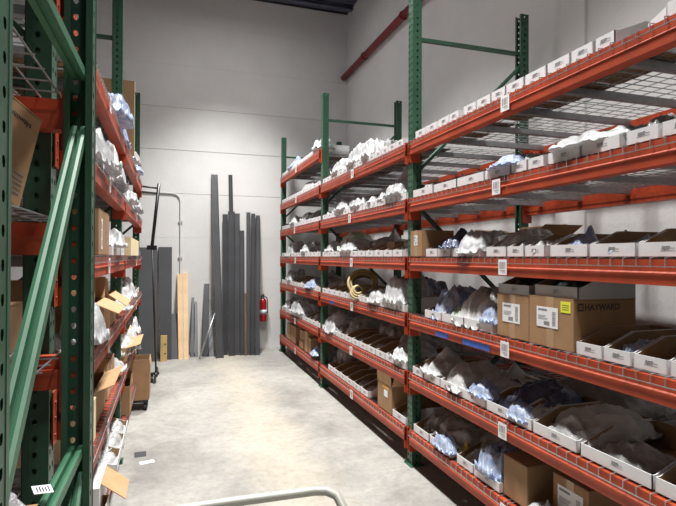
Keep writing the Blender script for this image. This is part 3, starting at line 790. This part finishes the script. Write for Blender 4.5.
row(s, 6.8, [(.2,'white') if i % 3 else (.2,'blue') for i in range(11)])
s.heap(5.3,.03,(.22,.5,.18),'white','white bag along the shelf edge'); s.heap(6.1,.03,(.22,.5,.18),'white','white bag near the last post')
s = shelf_l(0, 2)
bx = closed_box('cardboard_box', W(left, -.02, lconv(3.06), s.z), left.rz, .4, .46, .235, 'brown box with white label behind the near post, third shelf of left rack', lab=(.06,.16,.12,.11), tp=False)
row(s, 2.78, [(.2,'white'),(.2,'white'),(.2,'clear'),(.2,'white')])
s.bin(4.1, .26, 'white', x=-.03); s.bin(3.6,.3,'white',x=-.02)
s.heap(3.75,.04,(.26,.4,.18),'white','white bag next to the brown box')
s = shelf_l(1, 2)
tr = open_box('cardboard_tray', W(left, -.055, lconv(5.15), s.z), left.rz, .42, 1.15, .15, 'cream-edged tray full of white bags, third shelf of left rack', m='cream', flaps=())
for yy, kd, d in ((5.55,'white','white bag at the far end of the cream tray'),(5.2,'silver','silvery bag in the middle of the cream tray'),(4.8,'white','white bag at the near end of the cream tray'),(5.72,'blue','blue bag over far corner of the cream tray')):
    s.heap(yy, .12, (.28,.34,.19), kd, d)
s.heap(6.3,.1,(.3,.4,.25),'navy','dark bag beyond the cream tray')
s = shelf_l(0, 3)
open_box('cardboard_box', W(left, -.01, lconv(3.0), s.z), left.rz, .4, .42, .20, 'open brown box with splayed flaps, fourth shelf, near left bay', flaps=((0,205),(2,110),(3,70)), fl=.3)
open_box('cardboard_box', W(left, -.01, lconv(3.62), s.z), left.rz, .4, .40, .20, 'open brown box by the second post, fourth shelf, near left bay', flaps=((0,215),(3,120)), fl=.3)
s.heap(2.62,.02,(.22,.4,.24),'white','white bag hanging out below the open box'); s.heap(4.05,.05,(.3,.3,.22),'white','white bag next to the second post')
row(s, 2.45, [(.2,'white'),(.2,'white')])
s = shelf_l(1, 3)
row(s, 6.8, [(.2,'silver') if i % 2 else (.2,'white') for i in range(11)])
for yy, d in ((4.75,'crinkled silver bag just past the second post'),(5.25,'crinkled silver bag mid shelf'),(5.8,'crinkled silver bag toward the last post')): s.heap(yy,.10,(.26,.45,.24),'silver',d)
s = shelf_l(0, 4)
open_box('cardboard_box', W(left, .0, lconv(3.1), s.z), left.rz, .4, .5, .20, 'open brown box nearest on the fifth shelf, near left bay', flaps=((0,160),(2,120)), fl=.25)
closed_box('cardboard_box', W(left, .0, lconv(3.66), s.z), left.rz, .4, .4, .22, 'closed tan box by the second post, fifth shelf, near left bay', m='cardlight')
closed_box('paper_carton', W(left, -.02, lconv(2.62), s.z), left.rz, .3, .3, .2, 'cream carton with yellow side, fifth shelf, near left bay', m='cream', tp=False)
s.heap(4.1,.08,(.3,.3,.22),'clear','clear bag by the second post')
s = shelf_l(1, 4)
s.heap(4.85,.08,(.3,.5,.3),'silver','silver bag jutting past the second post'); s.heap(5.4,.06,(.3,.4,.3),'silver','silver bag jutting out mid shelf', style=1)
open_box('cardboard_box', W(left, -.02, lconv(4.95), s.z), left.rz, .4, .6, .12, 'shallow tan box with flap out, fifth shelf, far left bay', m='cardlight', flaps=((0,165),(2,150)), fl=.28)
s.heap(6.2,.1,(.3,.6,.3),'clear','clear bag toward the last post')
s = shelf_l(0, 5)
row(s, 4.3, [(.3,['clear','silver'],{'x':-.06}),(.3,['clear','silver'],{'x':-.06}),(.3,['silver','clear'],{'x':-.06}),(.4,'gap'),(.3,'white',{'x':-.06}),(.3,'white',{'x':-.06})])
s.heap(3.85,.14,(.3,.5,.24),'clear','clear bag heaped beside the second post'); s.heap(3.4,.15,(.3,.4,.2),'silver','silver bag above the open bins')
fb = open_box('cardboard_box', W(left, -.03, lconv(3.0), s.z), left.rz, .32, .34, .16, 'white box with a tan flap bent out into the aisle', m='binwhite', flaps=(), fl=.5)
mb = MB(); mb.box(-.15, 0, -.12, .12, 0, .004); link('flap', mb.mesh('flap', [M['cardlight']]), fb, (0, 0, .16), rot=(0, R(-38), 0))
mb = MB(); mb.box(.005, .06, -.165, .165, .158, .161); link('flap', mb.mesh('flap', [M['binwhite']]), fb)
s = shelf_l(1, 5)
bx = open_box('cardboard_box', W(left, -.05, lconv(4.78), s.z), left.rz, .35, .3, .24, 'upright brown box beside the second post, bottom shelf of left rack', flaps=((0,95),(2,120)), fl=.24)
row(s, 6.4, [(.3,'clear'),(.3,'silver'),(.3,'clear'),(.3,'white')])

# open carton on a small dolly beside the far left bay
dl = empty('caster_dolly', (-.36, 5.9, 0), 0); tag(dl, 'low black dolly under the open brown box beside left rack', 'dolly')
mb = MB(); mb.box(-.14,.12,-.16,.16,.085,.11); link('platform', mb.mesh('platform', [M['black']]), dl)
for x in (-.11,.09):
    for y in (-.13,.13):
        mb = MB(); mb.tube([(x-.012,y,.034),(x+.012,y,.034)], .034, 12); mb.box(x-.018,x+.018,y-.012,y+.012,.055,.085)
        link('caster', mb.mesh('caster', [M['rubber']]), dl)
open_box('cardboard_box', (-.50, 5.9, .112), 0, .27, .32, .42, 'open brown box on a low dolly in front of left rack', flaps=((3,250),(1,262)), fl=.3)

# ======== closest left rack (crosswise)
def PW_(x, y, z): return prack.M @ Vector((x, y, z))   # x into depth (+Y), y away from the aisle (-X)
zdk = 1.617+BH+.0115
# big tilted brown carton seen beside the closest post
bx = closed_box('cardboard_box', (0,0,0), 0, .17, .26, .248, 'large brown carton tilted on the middle shelf of the closest rack', tp=False)
az = Vector((.133,.282,.952)).normalized(); ax = Vector((-.906,.423,0)).normalized(); ay = az.cross(ax).normalized(); az = ax.cross(ay)
og = Vector((-.357,1.43,1.729)) + ay*.13
bx.matrix_world = Matrix(((ax.x,ay.x,az.x,og.x),(ax.y,ay.y,az.y,og.y),(ax.z,ay.z,az.z,og.z),(0,0,0,1)))
link('lettering', text_mesh('Swimways', .021, M['ink']), bx, (-.0012, -.012, .205), rot=(R(90), 0, R(-90)))
mb = MB()
for q in range(5): mb.box(-.0008, 0, -.115, -.075+.006*(q % 3), .03+q*.012, .034+q*.012)
link('small_print', mb.mesh('small_print', [M['tagink']]), bx, (-.0004, 0, 0))
for yy, x, d in ((.12,.2,'white bag with a red stripe behind the tilted carton'),): 
    bag(PW_(.65, .22, zdk+.004), (.2,.2,.14), 'white', d+', closest left rack', 0, 0)
z3 = 1.21+BH+.0115
closed_box('cardboard_box', (-.52, 1.30, z3), R(-90), .3, .26, .17, 'brown taped box on the lower shelf of the closest rack', rot=(0,0,R(90)))
closed_box('cardboard_box', (-.40, 1.05, z3), R(-90), .12, .14, .09, 'small white box in front of the brown taped box, closest rack', m='binwhite', tp=False, rot=(0,0,R(90)))
rod = MB(); rod.tube([(-.42,1.38,z3+.005),(-.36,1.62,z3+.075)], .007, 6)
tag(link('metal_rod', rod.mesh('metal_rod', [M['chrome']], True)), 'thin bright metal rod propped on the orange beam, closest rack', 'rod')
z4 = .55+BH+.0115
closed_box('cardboard_box', (-.42, 1.12, z4), 0, .3, .24, .35, 'brown box under the white bag, lowest shelf, closest rack', rot=(0,0,R(90)))
bag((-.42, 1.27, z4+.352), (.24,.22,.11), 'white', 'white plastic bag on a brown box, lowest shelf, closest rack', 0, 0)
bag((-.48, 1.58, z4), (.24,.24,.3), 'clear', 'clear plastic bag behind the white one, lowest shelf, closest rack', 0, 2)
mb = MB(); mb.box(-.025,.025,-.02,.02,0,.0012,0)
for i in range(5): mb.box(-.018,.018-.004*(i % 3),-.014+.006*i,-.0115+.006*i,.0012,.0015,1)
link('label_tag', mb.mesh('label_tag',[M['paper'],M['ink']]), prack.root, (.52, .01, 1.073), rot=(R(8),0,R(20)))

# ---------------------------------------------------------------- things along the end wall
def leaning(name, label, cat, Yb, xb0, xb1, zt, xt0, xt1, m, t=.03, group=None, chan=True, ytop=YB-.005):
    """board leaning on the end wall: foot at Yb, head against the wall"""
    root = empty(name, ((xb0+xb1)/2, Yb, 0)); tag(root, label, cat, group)
    mb = MB(); ox, oy = (xb0+xb1)/2, Yb
    w = (xb1-xb0)/2
    n = len(mb.v)
    yb0, yt0 = 0, ytop-Yb
    wt = (xt1-xt0)/2; cx = (xt0+xt1)/2-ox
    def bar(u0, u1, d0, d1, z0=0.0, z1=1.0):
        # u in -1..1 across the width, d distance in front of the back face
        P = []
        for f in (z0, z1):
            cxx = cx*f; ww = w+(wt-w)*f; yy = yb0+(yt0-yb0)*f
            P.append([(cxx+ww*u0, yy-d1, zt*f),(cxx+ww*u1, yy-d1, zt*f),(cxx+ww*u1, yy-d0, zt*f),(cxx+ww*u0, yy-d0, zt*f)])
        k = len(mb.v); mb.v += P[0]+P[1]
        for q in ((0,3,2,1),(4,5,6,7),(0,1,5,4),(1,2,6,5),(2,3,7,6),(3,0,4,7)): mb.f.append(tuple(k+i for i in q)); mb.m.append(0)
    if chan:
        bar(-1,1,.0,t*.35); 
        link('web', mb.mesh('web', [M[m]]), root)
        for u in (-1, 1):
            mb = MB(); a, b_ = (u, u*.86); bar(min(a,b_), max(a,b_), t*.35, t); link('flange', mb.mesh('flange', [M[m]]), root)
    else:
        bar(-1,1,0,t); link('board', mb.mesh('board', [M[m]]), root)
    return root
G = 'grey steel bars leaning on the end wall'
leaning('wall_panel','wide charcoal panel leaning on the end wall behind the pole','panel',8.40,-.484,-.226,1.76,-.528,-.252,'panel',.03,chan=False)
leaning('wall_panel','narrow charcoal panel right of the wide one','panel',8.48,-.19,-.014,1.77,-.23,-.018,'panel',.03,chan=False)
leaning('wall_panel','short dark panel left of the pale planks','panel',8.50,-.022,.083,.67,-.027,.067,'panel',.03,chan=False,ytop=8.9)
leaning('wood_plank','pale pine plank, left of the two tall ones','plank',8.46,.091,.165,1.32,.068,.155,'wood',.035,chan=False)
leaning('wood_plank','pale pine plank, right of the two tall ones','plank',8.44,.168,.241,1.34,.157,.238,'wood',.038,chan=False)
st = leaning('wood_stud','short yellow pine stud in front of the charcoal panel','plank',8.36,-.177,-.08,.39,-.174,-.08,'woody',.04,chan=False,ytop=8.42)
for z in (.12,.26):
    mb = MB(); mb.tube([(.02,-.042+z*.15,z),(.02,-.0385+z*.15,z)], .012, 10); link('knot', mb.mesh('knot',[M['black']]), st)
leaning('steel_bar','short thin grey bar right of the planks','bar',8.57,.283,.325,.92,.305,.345,'bar2',.03,G)
leaning('steel_bar','shortest thin grey bar beside the slanted rod','bar',8.56,.344,.392,.85,.352,.390,'bar2',.03,G)
leaning('steel_bar','waist-high dark bar left of the tallest bar','bar',8.56,.453,.555,1.15,.506,.590,'bar',.04,G)
leaning('steel_bar','low dark bar at the foot of the tallest bar','bar',8.53,.561,.640,.88,.565,.62,'bar2',.04,G)
leaning('steel_bar','tallest grey bar on the left, tilted to the right at its foot','bar',8.37,.662,.778,3.02,.612,.718,'bar2',.045,G)
leaning('steel_bar','second very tall thin bar rising behind the cluster','bar',8.72,.948,1.02,3.03,.902,.967,'panel',.03,G)
leaning('steel_bar','dark bar first in the cluster right of the tallest','bar',8.60,.79,.862,2.34,.80,.885,'bar',.045,G,ytop=YB-.06)
leaning('steel_bar','dark bar under the second very tall one','bar',8.50,.868,.965,2.39,.892,1.002,'bar',.05,G,ytop=YB-.06)
leaning('steel_bar','dark bar third in the cluster','bar',8.54,.970,1.05,2.36,1.008,1.088,'bar2',.045,G,ytop=YB-.06)
leaning('steel_bar','lower dark bar in the notch of the cluster','bar',8.50,1.055,1.118,2.07,1.095,1.172,'bar',.045,G)
leaning('steel_bar','dark bar left of the bright gap','bar',8.49,1.155,1.205,2.39,1.213,1.278,'bar2',.045,G)
leaning('steel_bar','short rusty brown bar low in the cluster','bar',8.44,1.122,1.150,1.0,1.145,1.175,'rust',.03,G,ytop=8.7)
leaning('steel_bar','dark bar second from the fire extinguisher','bar',8.47,1.211,1.28,2.37,1.297,1.362,'bar',.045,G)
leaning('steel_bar','dark bar nearest the fire extinguisher','bar',8.45,1.287,1.36,2.34,1.378,1.445,'bar2',.045,G)
mb = MB(); mb.tube([(.40,8.34,.012),(.648,8.50,.70)], .013, 8)
tag(link('metal_rod', mb.mesh('metal_rod',[M['galv']],True)), 'thin pale rod slanting across the short bars at the end wall', 'rod')
# conduit on the wall
mb = MB(); mb.tube([(-.6,YB-.015,2.675),(-.02,YB-.015,2.668),(.05,YB-.015,2.65),(.095,YB-.015,2.60),(.108,YB-.015,2.53),(.112,YB-.015,1.3),(.112,YB-.015,.3)], .011, 8)
cd = tag(link('conduit', mb.mesh('conduit',[M['conduit']],True)), 'thin grey conduit bending down the end wall above the planks', 'conduit')
for z in (2.2,1.6):
    mb = MB(); mb.box(.08,.145,YB-.025,YB-.002,z-.012,z+.012); link('clip', mb.mesh('clip',[M['conduit']]), cd)
# pole cart
pc = empty('pole_cart', (-.2,7.0,0)); tag(pc, 'tall black steel pole on a small caster base before the charcoal panels', 'cart')
def pcp(name, pts, r, n=8, m='black'):
    mb = MB(); mb.tube([(x+.2, y-7.0, z) for x, y, z in pts], r, n); return link(name, mb.mesh(name,[M[m]],True), pc)
pcp('pole', [(-.26,7.0,1.72),(-.179,7.0,2.55)], .022)
pcp('lower_pole', [(-.20,7.0,.10),(-.255,7.0,1.74)], .012)
pcp('top_bar', [(-.47,7.0,2.515),(-.17,7.0,2.49)], .013); pcp('top_bar', [(-.47,7.0,2.445),(-.18,7.0,2.425)], .011)
pcp('base_bar', [(-.45,7.0,.11),(-.16,7.0,.11)], .018); pcp('base_bar', [(-.20,6.9,.11),(-.20,7.35,.11)], .018)
mb = MB(); mb.box(-.12,.0,-.03,.03,1.70,1.755); link('clamp', mb.mesh('clamp',[M['black']]), pc)
for x, y in ((-.05,0),(-.24,0),(0,.33)):
    mb = MB(); mb.tube([(x-.014,y,.04),(x+.014,y,.04)], .04, 14); w_ = link('caster_wheel', mb.mesh('caster_wheel',[M['rubber']]), pc)
    mb = MB(); mb.box(x-.02,x+.02,y-.015,y+.015,.07,.10); link('fork', mb.mesh('fork',[M['black']]), w_)
# fire extinguisher
fe = empty('fire_extinguisher', (1.503,YB-.09,.49)); tag(fe, 'red fire extinguisher hanging on the end wall by the right rack', 'fire extinguisher'); fe.scale = (.93,.93,.97)
def lathe(prof, n=18):
    mb = MB(); k = len(prof)
    for r_, z in prof:
        for i in range(n):
            a = 2*math.pi*i/n; mb.v.append((r_*math.cos(a), r_*math.sin(a), z))
    for j in range(k-1):
        for i in range(n):
            i2 = (i+1) % n; mb.f.append((j*n+i, j*n+i2, (j+1)*n+i2, (j+1)*n+i)); mb.m.append(0)
    mb.f.append(tuple(range(n))); mb.m.append(0); mb.f.append(tuple((k-1)*n+i for i in range(n))); mb.m.append(0)
    return mb
link('cylinder', lathe([(.055,0),(.064,.01),(.066,.03),(.066,.34),(.058,.38),(.035,.405),(.02,.415)]).mesh('cylinder',[M['red']],True), fe)
link('label_band', lathe([(.0668,.13),(.0668,.21)]).mesh('label_band',[M['paper']],True), fe)
link('valve', lathe([(.02,.41),(.02,.45),(.014,.46)]).mesh('valve',[M['chrome']]), fe)
mb = MB(); mb.box(-.012,.012,-.08,.03,.455,.467); mb.box(-.01,.01,-.085,.0,.48,.49); mb.box(-.01,.01,-.0,.02,.455,.49); link('handle', mb.mesh('handle',[M['black']]), fe)
mb = MB(); mb.tube([(.02,0,.44),(.06,-.02,.43),(.078,-.03,.36),(.078,-.03,.2),(.075,-.03,.14)], .009, 8); link('hose', mb.mesh('hose',[M['rubber']],True), fe)
mb = MB(); mb.box(-.03,.03,.066,.088,.3,.46); link('bracket', mb.mesh('bracket',[M['black']]), fe)

# ---------------------------------------------------------------- floor litter and cart in the foreground
def litter(x0, x1, y0, y1, rz, m, label, cat, t):
    mb = MB(); w = (x1-x0)/2; d = (y1-y0)/2
    mb.box(-w, w, -d, d, .0005, t); mb.box(-w*.8, w*.3, -d*.6, d*.6, t, t+.0004)
    tag(link('floor_scrap', mb.mesh('floor_scrap',[M[m]]), None, ((x0+x1)/2,(y0+y1)/2,0), rz), label, cat)
litter(-.29,-.20,4.43,4.54,.05,'panel','small dark grey card lying on the floor','scrap',.003)
litter(-.24,-.13,4.27,4.33,.25,'paper','small white slip of paper on the floor','scrap',.002)

ct = empty('platform_cart', (.24,1.2,0)); tag(ct, 'beige tube handle of a platform cart at the bottom edge', 'cart')
hp = []
hx0, hx1, hy, hz = -.10, .545, 1.735, .80
hp += [(hx0-.03,1.40,.20),(hx0-.03,1.60,.70),(hx0-.02,1.68,.77),(hx0+.05,hy,hz)]
hp += [(.2,hy,hz),(hx1-.07,hy-.003,hz),(hx1-.03,hy-.012,hz-.002),(hx1,hy-.035,hz-.012),(hx1+.012,1.665,hz-.04),(hx1+.014,1.60,.68),(hx1+.014,1.40,.20)]
mb = MB(); mb.tube([(x-.24,y-1.2,z) for x, y, z in hp], .0165, 12)
link('handle', mb.mesh('handle',[M['beige']],True), ct)
mb = MB(); mb.box(-.40,.36,-.55,.24,.16,.20); link('platform', mb.mesh('platform',[M['beige']]), ct)
for x in (-.33,.29):
    for y in (-.48,.17):
        mb = MB(); mb.tube([(x-.018,y,.06),(x+.018,y,.06)], .06, 14); mb.box(x-.026,x+.026,y-.02,y+.02,.11,.16)
        link('caster', mb.mesh('caster',[M['rubber']]), ct)
